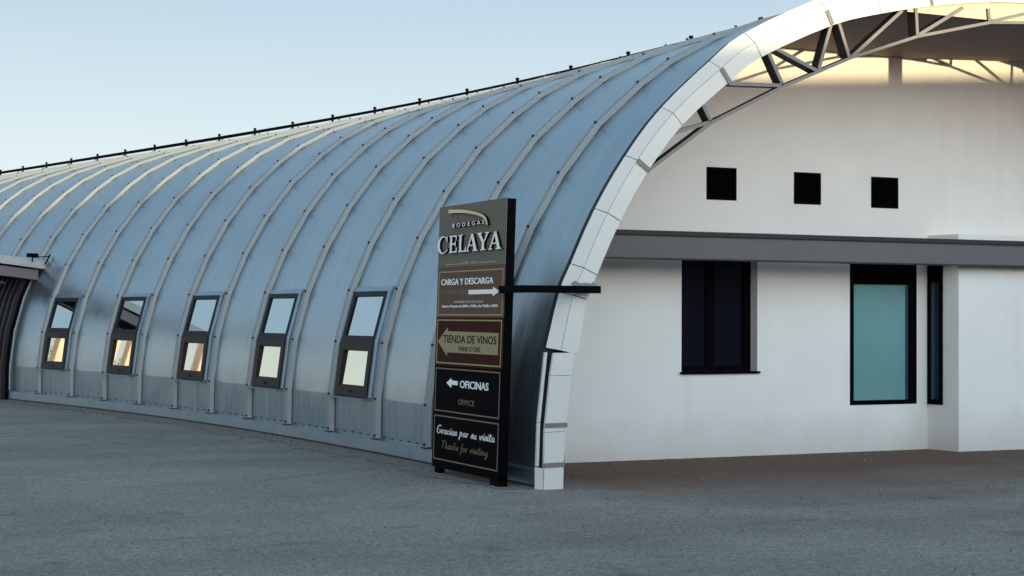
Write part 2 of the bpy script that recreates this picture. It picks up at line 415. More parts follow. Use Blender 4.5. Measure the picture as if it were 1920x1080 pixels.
def vp(k, r, z):
    X, Y, H = plan(k); return Vector((X + r * math.cos(H), Y + r * math.sin(H), z))
def catmull(pts, start, n):
    res = []
    for i in range(len(pts) - 1):
        p1, p2 = pts[i], pts[i + 1]
        if i < start: res.append(p1); continue
        p0 = pts[max(i - 1, 0)]; p3 = pts[min(i + 2, len(pts) - 1)]
        for j in range(n):
            t = j / n
            res.append(tuple(0.5 * ((2 * p1[a]) + (-p0[a] + p2[a]) * t + (2 * p0[a] - 5 * p1[a] + 4 * p2[a] - p3[a]) * t * t + (-p0[a] + 3 * p1[a] - 3 * p2[a] + p3[a]) * t ** 3) for a in (0, 1)))
    res.append(pts[-1]); return res

vault = empty("vaulted_winery", (0, 0, 0), "long winery building with a curved grey sheet metal vault roof and white end wall", "building")

RIB_H = 0.058
PROW = offset(ROWS, -RIB_H)
PROW[0] = (PROW[0][0], 0.0)
END = [(-0.01, 0.0), (0.0, 0.30), (0.03, 0.70), (0.065, 1.235), (0.166, 1.707), (0.283, 1.96), (0.497, 2.42), (0.687, 2.736), (0.843, 2.993), (1.265, 3.458), (1.771, 3.919), (2.133, 4.173), (2.521, 4.394), (2.747, 4.500), (3.2, 4.655), (3.8, 4.80), (4.5, 4.92), (5.1, 4.985), (RC, 5.01)]
def resample(rows, zs):
    return [(prof_r(z, rows), z) for z in zs]

# --- cladding (one skin, split in facets low down)
fine_half = catmull(PROW, 1, 4)
def arc(rows):
    s = [0]
    for a, b in zip(rows, rows[1:]): s.append(s[-1] + math.hypot(b[0] - a[0], b[1] - a[1]))
    return s
def end_row(fine):
    """the arch-plane curve sampled at matching fractions of height/radius"""
    o = []
    for r, z in fine:
        if z < 4.0: o.append((prof_r(min(z, 4.0), END) + 0.045, z))
        else:
            t = (r - prof_r(4.0, fine)) / (RC - prof_r(4.0, fine))
            r2 = lerp(prof_r(4.0, END) + 0.045, RC, t); o.append((r2, prof_z(r2, END) - 0.03))
    return o
full = mirror(fine_half)
S = arc(full)
ks = []
k = float(K0)
while k <= K1 + 1e-6: ks.append(k); k += 0.5
cols = []
for k in ks: cols.append([vp(k, r, z) for r, z in full])
er = mirror(end_row(fine_half))
cols.append([(a + Vector((b[0], -1.30, b[1]))) * 0.5 for a, b in zip(cols[-1], er)])
cols.append([Vector((r, -1.30, z)) for r, z in er])
sx = [kk * 1.37 for kk in ks] + [K1 * 1.37 + 0.65, K1 * 1.37 + 1.3]
nr = len(full)
split = [1, nr - 2]
V, UV, FA = [], [], []
def strip(i0, i1):
    b = len(V); n = i1 - i0 + 1
    for c, x in zip(cols, sx):
        for i in range(i0, i1 + 1): V.append(c[i]); UV.append((x, S[i]))
    for a in range(len(cols) - 1):
        for j in range(n - 1):
            p = b + a * n + j; FA.append((p, p + n, p + n + 1, p + 1))
cuts = [0] + split + [nr - 1]
for a, b_ in zip(cuts, cuts[1:]): strip(a, b_)
clad = obj("cladding", V, FA, M_PANEL, vault, smooth=True, uvs=UV)

# --- ribs: one mesh, turned and set at each frame
fullR = mirror(ROWS)
rb = MB()
def rib_ring(i):
    r, z = fullR[i]
    nx, nz = rz_normal(fullR, i)
    if i in (0, len(fullR) - 1): nx, nz = (-1 if i == 0 else 1), 0
    o = Vector((r, 0, z)); n = Vector((nx, 0, nz))
    f0 = o - n * (RIB_H + 0.01) - Vector((0, 0.030, 0))
    return [f0 - Vector((0, 0.010, 0)), f0 + n * 0.016, f0.lerp(o, .26), o, o + Vector((0, 0.085, 0)), o - n * (RIB_H + 0.01) + Vector((0, 0.105, 0))]
rings = [rib_ring(i) for i in range(len(fullR))]
for A, B in zip(rings, rings[1:]):
    for j in range(5): rb.face([A[j], B[j], B[j + 1], A[j + 1]], 1 if j < 2 else 0)
rb.face(rings[0]); rb.face(list(reversed(rings[-1])))
for i, (r, z) in enumerate(fullR):
    nx, nz = rz_normal(fullR, i)
    if i in (0, len(fullR) - 1): nx, nz = (-1 if i == 0 else 1), 0
    n = Vector((nx, 0, nz)); c = Vector((r, 0.016, z))
    if i == 0: c.z += 0.03
    rb.cyl(c - n * 0.005, c + n * 0.022, 0.015, 6, 1)
# foot shoe
rb.box(-0.012, 0.06, -0.02, 0.125, 0.150, 0.168, 1)
rib_proto = rb.build("rib", [M_RIB, M_BOLT_GAP], vault, local=True)
first = True
for k in range(K0, K1 + 1):
    X, Y, H = plan(k)
    o = rib_proto if first else rib_proto.copy()
    if not first: COL.objects.link(o); o.parent = vault
    first = False
    o.location = (X, Y, 0); o.rotation_euler = (0, 0, H)

# --- base flashing with screws along its top
fb = MB()
kk = [-0.92 + i * 0.5 for i in range(24)] + [11.0]
P = [vp(k, -0.012, 0.0) for k in kk] + [Vector((-0.045, -1.26, 0.0))]
def up_(p, z, dx=0): return Vector((p.x + dx, p.y, z))
for a, b_ in zip(P, P[1:]):
    fb.hexa([up_(a, .0, .02), up_(b_, .0, .02), up_(b_, 0, .10), up_(a, 0, .10), up_(a, .028, .02), up_(b_, .028, .02), up_(b_, .028, .10), up_(a, .028, .10)], 1)  # black strip coloured in for the shadow line under the flashing
    fb.hexa([up_(a, .0285), up_(b_, .0285), up_(b_, .0285, .10), up_(a, .0285, .10), up_(a, .155, .006), up_(b_, .155, .006), up_(b_, .165, .10), up_(a, .165, .10)])
k = -0.8
while k < 11.9:
    if abs((k + 0.04) % 1.0 - 0.02) > 0.06:
        c = vp(min(k, 11), PROW[0][0], 0.19) if k <= 11 else Vector((0.03, -1.37 * (k - 11), 0.19))
        fb.cyl(c + Vector((0.004, 0, random.uniform(-.006, .006))), c - Vector((0.012, 0, 0)), 0.008, 6, 1)
    k += 0.165 + random.uniform(-.012, .012)
fb.build("base_flashing", [M_FLASH, M_BOLT_GAP], vault)

# --- ridge rail on stand-offs
def rail_pt(k):
    if k <= K1: return vp(k, 4.985, 5.135)
    t = k - K1; a = vp(K1, 4.985, 5.150); b_ = Vector((4.985, -1.30, 5.10)); return a.lerp(b_, t)
rl = MB()
kk = [K0 + 0.5 * i for i in range(int((K1 - K0) * 2) + 1)]
def rail_h(k): return lerp(.06, .02, min(max((k + 2) / 9.0, 0), 1))
for a, b_ in zip(kk, kk[1:]):
    p, q = rail_pt(a), rail_pt(b_); e = Vector((.018, 0, 0)); ha, hb = Vector((0, 0, rail_h(a))), Vector((0, 0, rail_h(b_)))
    rl.hexa([p - e - ha, p + e - ha, q + e - hb, q - e - hb, p - e, p + e, q + e, q - e])
rl.build("ridge_rail", M_BLACK, vault)
for k in range(K0, K1 + 1):
    p = rail_pt(k); pb = MB()
    pb.cyl((p.x, p.y, p.z - 0.13), (p.x, p.y, p.z + 0.03), 0.022, 8)
    pb.cyl((p.x, p.y, p.z + 0.02), (p.x, p.y, p.z + 0.05), 0.03, 8)
    pb.build("rail_post", M_BLACK, vault)

# ------------------------------------------------------------------ windows in the vault side
def wprof(z, d):                      # point on the facets, pushed out by d
    rows = [(-0.0, 0.10), (0.006, 0.604), (0.0848, 1.217), (0.2503, 1.813), (0.4959, 2.379)]
    for a, b in zip(rows, rows[1:]):
        if a[1] <= z <= b[1] + 1e-6:
            t = (z - a[1]) / (b[1] - a[1]); dx, dz = b[0] - a[0], b[1] - a[1]; L = math.hypot(dx, dz)
            return lerp(a[0], b[0], t) - dz / L * d, z + dx / L * d
def wbar(mb, a0, a1, z0, z1, d0, d1, mi=0, zb=None):
    lo = (z0 + 0.0005, z1 - 0.0005)
    q = []
    for (z, zz) in ((lo[0], 0), (lo[1], 1)):
        for (a, d) in ((a0, d1), (a1, d1), (a1, d0), (a0, d0)):
            r, h = wprof(z, d); q.append((r, a, h))
    mb.hexa(q, mi)
A0, A1 = 0.095, 1.055                    # from the far rib's near edge, along the axis (negative Y is nearer)
ZB, ZM, ZT = 0.606, 1.217, 1.80
PANE_TILT = 7.6                        # the opening sash stands a little steeper than the sheet
def make_window(k):
    X, Y, H = plan(k + 1); 
    Xk, Yk, _ = plan(k)
    H = math.atan2(-(Xk - X), Yk - Y)
    sur = MB()
    # flashing around the opening
    for s in ((A0 - .05, A0, ZB - .03, ZT + .0), (A1, A1 + .11, ZB - .03, ZT + .0)):
        for (z0, z1) in ((s[2] + .031, ZM), (ZM, s[3])): wbar(sur, -s[1], -s[0], z0, z1, -0.075, -0.022)
    wbar(sur, -(A1 + .11), -(A0 - .05), ZT, ZT + 0.012, -0.075, -0.022)
    r0, z0 = wprof(ZT + 0.013, -0.075); r1, z1 = wprof(1.87, -0.075)
    wbar(sur, -(A1 + .11), -(A0 - .05), 1.8135, 1.865, -0.075, -0.03)
    # sill
    r, h = wprof(0.606, 0)
    sur.hexa([(r - .035, -A1 - .02, .572), (r - .035, -A0 + .01, .572), (r + .09, -A0 + .01, .58), (r + .09, -A1 - .02, .58), (r - .035, -A1 - .02, .590), (r - .035, -A0 + .01, .590), (r + .09, -A0 + .01, .600), (r + .09, -A1 - .02, .600)])
    w = sur.build("window", M_FLASH, vault, local=True)
    w.location = (Xk, Yk, 0); w.rotation_euler = (0, 0, H)
    fr = MB()
    # fixed upper light frame
    wbar(fr, -A1, -A0, ZT - .055, ZT, -.09, -0.012); wbar(fr, -A1, -A0, ZM + .0005, ZM + .075, -.09, -0.012)
    wbar(fr, -A0 - .085, -A0, ZM + .075, ZT - .055, -.09, -0.012); wbar(fr, -A1, -A1 + .045, ZM + .075, ZT - .055, -.09, -0.012)
    f = fr.build("frame", M_FRAME, w, local=True)
    sh = MB()
    wbar(sh, -A1, -A0, ZM - .095, ZM - .0005, -.09, -0.004); wbar(sh, -A1, -A0, ZB, ZB + .10, -.09, -0.004)
    wbar(sh, -A0 - .13, -A0, ZB + .10, ZM - .095, -.09, -0.004); wbar(sh, -A1, -A1 + .095, ZB + .10, ZM - .095, -.09, -0.004)
    # inner bead and catch
    wbar(sh, -A1 + .105, -A0 - .12, ZB + .10, ZB + .125, -.09, -0.016); wbar(sh, -(A0 + A1) / 2 - .03, -(A0 + A1) / 2 + .03, ZB + .035, ZB + .065, -.01, 0.012, 1)
    sh.build("sash", [M_SASH, M_FRAME], w, local=True)
    up_ = MB(); wbar(up_, -A1 + .04, -A0 - .08, ZM + .07, ZT - .05, -.09, -0.032); up_.build("upper_pane", M_GLASS, w, local=True)
    lo_ = MB()
    r0, r1 = wprof(ZB + .11, -0.028)[0], wprof(ZB + .11, -0.028)[0] + .49 * math.tan(R(PANE_TILT))
    q = [(r0, -A1 + .105), (r0, -A0 - .115)]
    lo_.hexa([(r0, -A1 + .095, ZB + .11), (r0, -A0 - .115, ZB + .11), (r0 + .01, -A0 - .115, ZB + .11), (r0 + .01, -A1 + .095, ZB + .11), (r1, -A1 + .095, ZB + .53), (r1, -A0 - .115, ZB + .53), (r1 + .01, -A0 - .115, ZB + .53), (r1 + .01, -A1 + .095, ZB + .53)])
    lo_.build("lower_pane", M_GLASS_LOW, w, local=True)
    return w
for k in (8, 6, 4, 2, 0): make_window(k)

# ------------------------------------------------------------------ white arch fascia
YF, YB = -1.40, -1.30
CREASE = [(0.135, 1.215), (0.255, 1.707), (0.36, 1.95), (0.60, 2.444), (0.905, 2.930), (1.277, 3.375), (1.795, 3.818), (2.17, 4.085), (3.0, 4.452), (3.6, 4.612), (4.245, 4.738), (5.0, 4.84), (RC, 4.88)]
def nrm(pts, i):
    a = pts[max(i - 1, 0)]; b = pts[min(i + 1, len(pts) - 1)]
    dx, dz = b[0] - a[0], b[1] - a[1]; L = math.hypot(dx, dz); return (-dz / L, dx / L)
CRF = mirror(CREASE)
SUBD = 3
CRF = catmull(CRF, 0, SUBD)
def iarr(j, a):
    i = min(int(j), len(a) - 2); return lerp(a[i], a[i + 1], j - i)
def outer_of(i):
    n = nrm(CRF, i); x, z = CRF[i]; j = min(i, len(CRF) - 1 - i) / SUBD
    o = iarr(j, [.10, .09, .085, .085, .08, .085, .10, .115, .135, .14, .14, .14, .14])
    return (x + n[0] * o, z + n[1] * o)
def inner_of(i):
    n = nrm(CRF, i); x, z = CRF[i]; j = min(i, len(CRF) - 1 - i) / SUBD
    w = iarr(j, [.175, .15, .15, .15, .148, .145, .15, .15, .145, .14, .138, .138, .138])
    return (x - n[0] * w, z - n[1] * w)
OUT = [outer_of(i) for i in range(len(CRF))]; INN = [inner_of(i) for i in range(len(CRF))]
core = MB()
fa = MB()
for i in range(len(CRF) - 1):
    c0, c1 = CRF[i], CRF[i + 1]; n0, n1 = INN[i], INN[i + 1]; o0, o1 = OUT[i], OUT[i + 1]
    Lc = math.hypot(c1[0] - c0[0], c1[1] - c0[1]); g = 0.004 / Lc
    ga = g if i % SUBD == 0 else 0.0; gb = g if i % SUBD == SUBD - 1 else 0.0
    L2 = lambda a, b, t: (lerp(a[0], b[0], t), lerp(a[1], b[1], t))
    # front sheet, a shallow tray
    q = [L2(c0, c1, ga), L2(c0, c1, 1 - gb), L2(n0, n1, 1 - gb), L2(n0, n1, ga)]
    q[0] = L2(q[0], q[3], .03); q[1] = L2(q[1], q[2], .03)
    fa.hexa([(x, YF, z) for x, z in q] + [(x, YF + 0.025, z) for x, z in q])
    # chamfer sheet going back and out to the roof edge
    h = [L2(c0, c1, ga), L2(c0, c1, 1 - gb), L2(o0, o1, 1 - gb), L2(o0, o1, ga)]
    y = [YF + .004, YF + .004, YB, YB]
    nn = nrm(CRF, i)
    fa.hexa([(h[j][0], y[j], h[j][1]) for j in range(4)] + [(h[j][0] - nn[0] * .02, y[j] + .03, h[j][1] - nn[1] * .02) for j in range(4)])
    # dark core behind the seams
    core.hexa([(lerp(x, (c0[0] + n0[0]) / 2, .12), YF + 0.012, lerp(z, (c0[1] + n0[1]) / 2, .06)) for x, z in (c0, c1, n1, n0)] + [(x, YB + .1, z) for x, z in (c0, c1, n1, n0)])
    core.hexa([(L2(a_, b_2, t_)[0], y_, L2(a_, b_2, t_)[1]) for a_, b_2, t_, y_ in ((c0, o0, .0, YF + .05), (c1, o1, .0, YF + .05), (c1, o1, .88, YB + .02), (c0, o0, .88, YB + .02))] + [(x, YB + .1, z) for x, z in (c0, c1, L2(c1, o1, .85), L2(c0, o0, .85))])
# lower legs, where the chamfer sheet has come off
for s in (0, 1):
    mx = (lambda x: x) if s == 0 else (lambda x: 2 * RC - x)
    lo = [((-0.028, 0.0), (0.163, 0.0)), ((-0.026, 0.196), (0.167, 0.226)), ((-0.021, 0.50), (0.187, 0.51)), ((-0.016, 0.55), (0.192, 0.56)), ((0.032, 0.998), (0.243, 1.0)), ((0.066, 1.20), (0.278, 1.20))]
    for (a, b_), (c, d) in zip(lo, lo[1:]):
        q = [(mx(a[0]), a[1]), (mx(b_[0]), b_[1]), (mx(d[0]), d[1] - .004), (mx(c[0]), c[1] - .004)]
        fa.hexa([(x, YF - .002, z) for x, z in q] + [(x, YF + .03, z) for x, z in q])
        core.hexa([(lerp(x, mx(.1), .15), YF + .02, z) for x, z in q] + [(lerp(x, mx(.1), .15), YB + .1, z) for x, z in q])
    # thin loose strip left on the roof edge, and the block at the foot
    for (xa, za), (xb, zb) in (((-0.045, .20), (-0.032, .58)), ((-0.032, .585), (.036, 1.20))):
        fa.hexa([(mx(xa - .022), YB - .03, za), (mx(xa), YB - .035, za), (mx(xa), YB, za), (mx(xa - .022), YB, za), (mx(xb - .022), YB - .03, zb), (mx(xb), YB - .035, zb), (mx(xb), YB, zb), (mx(xb - .022), YB, zb)])
    fa.hexa([(mx(-.075), YB - .02, 0), (mx(-.032), YF + .005, 0), (mx(-.032), YB, 0), (mx(-.07), YB, 0), (mx(-.075), YB - .02, .19), (mx(-.032), YF + .005, .185), (mx(-.032), YB, .19), (mx(-.07), YB, .19)])
fo = fa.build("arch_fascia", M_WHITE, vault)
core.build("fascia_core", M_GAP, vault)
# torn, crumpled sheet around the sign arm
cr = MB()
pts = [(0.225, 1.792), (0.262, 1.822), (0.335, 1.796), (0.365, 1.806), (0.43, 1.798), (0.455, 1.812), (0.475, 1.79)]
for n_, ((xa, za), (xb, zb)) in enumerate(zip(pts, pts[1:])):
    j0, j1 = (.012, .045) if n_ % 2 else (.045, .012)
    cr.face([(xa, YF - j0, za), (xb, YF - j1, zb), (xb - .004, YF - j1 - .03, 1.782), (xa + .004, YF - j0 - .03, 1.782)])
    cr.face([(xa, YF - j0, za), (xb, YF - j1, zb), (xb + .006, YF - .003, zb + .012), (xa + .004, YF - .003, za + .012)])
cr.build("torn_sheet", mat("bent_sheet", (0.22, 0.22, 0.23), 0.4, 0.4), vault)
# joint straps across the fascia
def strap(p0, p1, w, m, yd=0.012):
    b = MB(); d = Vector((p1[0] - p0[0], 0, p1[1] - p0[1])); n = Vector((-d.z, 0, d.x)).normalized() * w / 2
    c = Vector(((p0[0] + p1[0]) / 2, YF - yd / 2 - .001, (p0[1] + p1[1]) / 2))
    b.obox(c, d / 2, (0, yd / 2, 0), n); return b.build("strap", m, vault)
strap((-0.022, 0.562), (0.197, 0.562), .038, M_STEEL); strap((-0.036, 0.212), (0.172, 0.216), .038, M_STEEL)
strap((0.905, 2.925), (1.035, 2.832), .045, M_STEEL); strap((1.797, 3.815), (1.90, 3.675), .042, M_STEEL)
strap((2.985, 4.45), (3.05, 4.322), .042, M_STEEL); strap((4.238, 4.70), (4.255, 4.606), .030, M_STEEL)

# ------------------------------------------------------------------ truss
CH = [(1.045, 2.853), (1.697, 3.309), (2.495, 3.694), (2.90, 3.862), (3.28, 4.021), (4.086, 4.288), (5.018, 4.502), (RC, 4.56)]
def bar(name, a, b, w, dep, y0, mats=(M_STEEL, M_BARSHADE)):
    """steel channel: pale front flange, sides behind it coloured dark for their shade"""
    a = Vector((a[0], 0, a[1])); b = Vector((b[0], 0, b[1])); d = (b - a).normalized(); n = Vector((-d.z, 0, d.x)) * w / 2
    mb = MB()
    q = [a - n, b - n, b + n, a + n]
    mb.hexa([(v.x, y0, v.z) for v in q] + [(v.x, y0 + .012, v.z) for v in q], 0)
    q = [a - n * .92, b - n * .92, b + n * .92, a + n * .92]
    mb.hexa([(v.x, y0 + .012, v.z) for v in q] + [(v.x, y0 + dep, v.z) for v in q], 1)  # near-black bar sides: their shade is put into the colour
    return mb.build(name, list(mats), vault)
CHF = mirror(CH)
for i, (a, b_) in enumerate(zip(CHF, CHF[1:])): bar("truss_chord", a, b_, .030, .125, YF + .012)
MEM = [((1.697, 3.319), (1.590, 3.50)), ((1.697, 3.319), (1.31, 3.20)), ((2.495, 3.704), (2.33, 4.00)), ((2.495, 3.704), (1.86, 3.685)), ((2.88, 3.871), (2.42, 4.045)), ((2.90, 3.871), (3.05, 4.33)), ((3.26, 4.031), (3.135, 4.36)), ((3.29, 4.031), (3.90, 4.53)), ((4.086, 4.298), (4.066, 4.62)), ((4.10, 4.305), (4.66, 4.62)), ((5.0, 4.507), (4.985, 4.64)), ((5.03, 4.515), (5.75, 4.70))]
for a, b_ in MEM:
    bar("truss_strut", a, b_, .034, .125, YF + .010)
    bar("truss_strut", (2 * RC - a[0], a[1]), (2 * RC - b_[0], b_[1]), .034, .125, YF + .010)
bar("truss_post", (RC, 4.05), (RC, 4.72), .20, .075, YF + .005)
# tan closing board under the crown
tb = MB()
BX = 3.98
def zin(x): return prof_z(x if x <= RC else 2 * RC - x, [(p[0], p[1]) for p in CREASE]) - 0.06
n = 16
for i in range(n):
    xa = lerp(BX, 2 * RC - BX, i / n); xb = lerp(BX, 2 * RC - BX, (i + 1) / n)
    if xa > 6.1: break
    tb.box(xa, xb, YF + .035, YF + .055, 4.528, min(zin(xa), zin(xb)) + .04)
tb.build("closing_board", M_BOARD, vault)

# ------------------------------------------------------------------ end wall, lining, soffit
YW = 0.91
LIN = offset(ROWS, -0.16); LIN[0] = (LIN[0][0], 0.0)
ZC = 4.47
LINC = [p for p in LIN if p[1] < ZC - 0.02] 
rcut = prof_r(ZC, LIN)
LINC += [(rcut, ZC), (3.5, ZC), (4.1, ZC), (5.0, ZC), (RC, ZC)]
lin = MB()
rowsA = [(x + .07, z) for x, z in LINC]
rowsA[-1] = (RC, ZC)
full_l = rowsA + [(2 * RC - x, z) for x, z in reversed(rowsA[:-1])]
def lin_pt(p, y): 
    z = p[1]
    if z > ZC - .001: z = (4.545 if y < 0 else 4.50) + (max(0, min(p[0] - RC, 1.7)) * .045 if p[0] < 8.3 else .0)
    return (p[0], y, z)
for a, b_ in zip(full_l, full_l[1:]):
    lin.face([lin_pt(a, -1.29), lin_pt(b_, -1.29), lin_pt(b_, YW + .1), lin_pt(a, YW + .1)])
lin.build("soffit", M_SOFFIT, vault)
# wall as columns of quads with true openings
holes = [(2.785, 3.755, 0.925, 2.32), (5.0, 5.945, 0.525, 2.33), (3.095, 3.48, 2.785, 3.14), (4.235, 4.60, 2.775, 3.13), (5.295, 5.68, 2.765, 3.12)]
xs = sorted(set([0.10 + 0.25 * i for i in range(5)] + [1.35 + .4 * i for i in range(26)] + [11.5] + [h[0] for h in holes] + [h[1] for h in holes]))
LINW = offset(ROWS, -.15); LINW[0] = (LINW[0][0], 0.0)
def ztop(x): return min(prof_z(min(x, 2 * RC - x) - .02, LINW), 4.85)
wl = MB()
for xa, xb in zip(xs, xs[1:]):
    xm = (xa + xb) / 2
    hs = sorted([h for h in holes if h[0] < xm < h[1]], key=lambda h: h[2])
    z = 0.0
    for h in hs:
        if h[2] > z: wl.face([(xa, YW, z), (xb, YW, z), (xb, YW, h[2]), (xa, YW, h[2])])
        z = h[3]
    wl.face([(xa, YW, z), (xb, YW, z), (xb, YW, ztop(xb)), (xa, YW, ztop(xa))])
for x0, x1, z0, z1 in holes:           # reveals
    D = 0.16
    wl.face([(x0, YW, z0), (x0, YW, z1), (x0, YW + D, z1), (x0, YW + D, z0)]); wl.face([(x1, YW, z1), (x1, YW, z0), (x1, YW + D, z0), (x1, YW + D, z1)])
    wl.face([(x0, YW, z1), (x1, YW, z1), (x1, YW + D, z1), (x0, YW + D, z1)]); wl.face([(x1, YW, z0), (x0, YW, z0), (x0, YW + D, z0), (x1, YW + D, z0)])
# projecting lower block on the right (its slanted return holds the slim window)
BZ = 2.47
Pa, Pb, Pc = (6.105, YW), (6.172, 0.455), (11.4, 0.40)
wl.face([(Pa[0], Pa[1] - .001, 0), (Pb[0], Pb[1], 0), (Pb[0], Pb[1], BZ), (Pa[0], Pa[1] - .001, BZ)])
wl.face([(Pb[0], Pb[1], 0), (Pc[0], Pc[1], 0), (Pc[0], Pc[1], BZ), (Pb[0], Pb[1], BZ)])
wl.face([(Pa[0], Pa[1] - .001, BZ), (Pb[0], Pb[1], BZ), (Pc[0], Pc[1], BZ), (Pc[0], YW - .001, BZ)])
wl.build("end_wall", M_WALL, vault)
# big window left: two dark lights set back in the reveal
def wall_window(x0, x1, z0, z1, y, fr, pane, mull=(), name="window"):
    b = MB()
    l, r_, bt, tp = fr
    b.box(x0, x0 + l, y, y + .05, z0, z1); b.box(x1 - r_, x1, y, y + .05, z0, z1)
    b.box(x0 + l, x1 - r_, y, y + .05, z0, z0 + bt); b.box(x0 + l, x1 - r_, y, y + .05, z1 - tp, z1)
    for mxx, mw in mull: b.box(mxx - mw / 2, mxx + mw / 2, y + .002, y + .05, z0 + bt, z1 - tp)
    w = b.build(name, M_BLACK, vault)
    p = MB(); p.box(x0 + l, x1 - r_, y + .03, y + .04, z0 + bt, z1 - tp); p.build("pane", pane, w)
    return w
w1 = wall_window(2.787, 3.753, .927, 2.318, YW + .13, (.05, .09, .06, .06), M_BLACKGLASS, [(3.235, .10)])
s = MB(); s.box(2.765, 3.775, YW - .035, YW + .13, .902, .925); s.build("sill", M_BLACK, w1)
w2 = wall_window(5.002, 5.943, .527, 2.328, YW - .004, (.05, .105, .05, .435), M_TEAL)
s = MB(); s.box(5.80, 5.838, YW + .016, YW + .024, .577, 1.885); s.build("reveal_strip", mat("deep_blue_edge", (.02, .05, .09), .3), w2)
# slim window in the slanted return
def ret(t, out_, z):
    a = Vector((Pa[0], Pa[1], z)); b = Vector((Pb[0], Pb[1], z)); d = (b - a).normalized(); nn = Vector((d.y, -d.x, 0))
    if nn.x > 0: nn = -nn
    return a + (b - a) * t + nn * out_
sl = MB()
def rbox(mb, t0, t1, o0, o1, z0, z1, mi=0):
    mb.hexa([ret(t0, o1, z0), ret(t1, o1, z0), ret(t1, o0, z0), ret(t0, o0, z0), ret(t0, o1, z1), ret(t1, o1, z1), ret(t1, o0, z1), ret(t0, o0, z1)], mi)
T0, T1 = 0.025, 0.50
rbox(sl, T0, T0 + .09, .001, .02, .52, 2.33); rbox(sl, T1 - .09, T1, .001, .02, .52, 2.33)
rbox(sl, T0 + .09, T1 - .09, .001, .02, .52, .58); rbox(sl, T0 + .09, T1 - .09, .001, .02, 1.92, 2.33)
slw = sl.build("slim_window", M_BLACK, vault)
pn = MB(); rbox(pn, T0 + .09, T1 - .09, .001, .008, .58, 1.92); pn.build("pane", M_BLUEGLASS, slw)
# louvred vents
for x0, x1, z0, z1 in holes[2:]:
    b = MB(); t = .025
    b.box(x0, x0 + t, YW - .004, YW + .12, z0, z1); b.box(x1 - t, x1, YW - .004, YW + .12, z0, z1)
    b.box(x0 + t, x1 - t, YW - .004, YW + .12, z0, z0 + t); b.box(x0 + t, x1 - t, YW - .004, YW + .12, z1 - t, z1)
    b.box(x0 + t, x1 - t, YW + .10, YW + .12, z0 + t, z1 - t)
    v = b.build("vent", M_BLACK, vault)
    l = MB(); nL = 8
    for i in range(nL):
        z = z0 + t + (z1 - z0 - 2 * t) * (i + .5) / nL
        l.hexa([(x0 + t, YW + .01, z - .018), (x1 - t, YW + .01, z - .018), (x1 - t, YW + .05, z + .012), (x0 + t, YW + .05, z + .012), (x0 + t, YW + .01, z - .012), (x1 - t, YW + .01, z - .012), (x1 - t, YW + .05, z + .018), (x0 + t, YW + .05, z + .018)])
    l.build("louvre", M_BLACK, v)
# steel beam across the end wall
bm = MB()
bm.box(0.74, 10.85, .26, .275, 2.118, 2.347, 0)
bm.box(0.74, 10.85, .245, .42, 2.103, 2.117, 1); bm.box(0.74, 10.85, .225, .42, 2.348, 2.395, 1)
bm.build("cross_beam", [M_BEAM, M_BEAMTOP], vault)

# ------------------------------------------------------------------ sign
SA = Vector((-0.306, -1.064, 0.0)); SH = -0.015; SLEAN = 0.030; SL = 1.567
sd = Vector((-math.sin(SH), math.cos(SH), 0)); sn0 = Vector((math.cos(SH), math.sin(SH), 0))
su = sn0 * math.sin(SLEAN) + Vector((0, 0, math.cos(SLEAN)))
so = -(sn0 * math.cos(SLEAN) - Vector((0, 0, math.sin(SLEAN))))
sign = empty("totem_sign", SA + sd * SL / 2, "tall black and brown winery totem sign with white lettering leaning by the metal vault", "sign")
def SP(x, h, o=0.0): return SA + sd * (SL - x) + su * h + so * o
def sbox(mb, x0, x1, h0, h1, o0, o1, mi=0):
    mb.hexa([SP(x0, h0, o0), SP(x1, h0, o0), SP(x1, h1, o0), SP(x0, h1, o0), SP(x0, h0, o1), SP(x1, h0, o1), SP(x1, h1, o1), SP(x0, h1, o1)], mi)
def smat(n, c, rough=.6): return mat(n, c, rough, spec=.01)
M_TAUPE = smat("taupe_print", (0.135, 0.128, 0.108)); M_GOLD = smat("gold_print", (0.33, 0.29, 0.16)); M_GOLDLINE = smat("gold_line", (0.36, 0.29, 0.17))
M_WH = smat("white_letter", (0.88, 0.88, 0.86)); M_SIDE = smat("black_letter_edge", (0.008, 0.008, 0.008)); M_DIM = smat("dim_letter", (0.19, 0.16, 0.105))
M_SWOOSH = smat("beige_swoosh", (0.72, 0.58, 0.38)); M_GREYL = smat("grey_letter", (0.42, 0.39, 0.33)); M_DKL = smat("dark_letter", (0.022, 0.014, 0.012))
M_DIMLINE = smat("dim_line", (0.20, 0.15, 0.11))
b = MB(); sbox(b, 0, SL, .06, 2.57, -.085, 0.0)
b.build("board", M_BLACK, sign)
b = MB(); sbox(b, .03, .14, 0, .06, -.075, -.015); b.build("leg", M_BLACK, sign)
b = MB(); sbox(b, SL - .20, SL - .0, 0, .10, -.085, -.0); b.build("leg", M_BLACK, sign)
zones = [(1.98, 2.575, (0.160, 0.148, 0.122)), (1.504, 1.98, (0.130, 0.088, 0.066)), (1.042, 1.504, (0.048, 0.018, 0.015)), (0.585, 1.042, (0.0022, 0.002, 0.0035)), (0.10, 0.585, (0.0022, 0.002, 0.003))]
for i, (h0, h1, c) in enumerate(zones):
    b = MB(); sbox(b, 0.0, SL, h0 + .001, h1 - .001, .0005, .006)
    b.build("panel", smat("printed_panel_%d" % i, c, .45), sign)
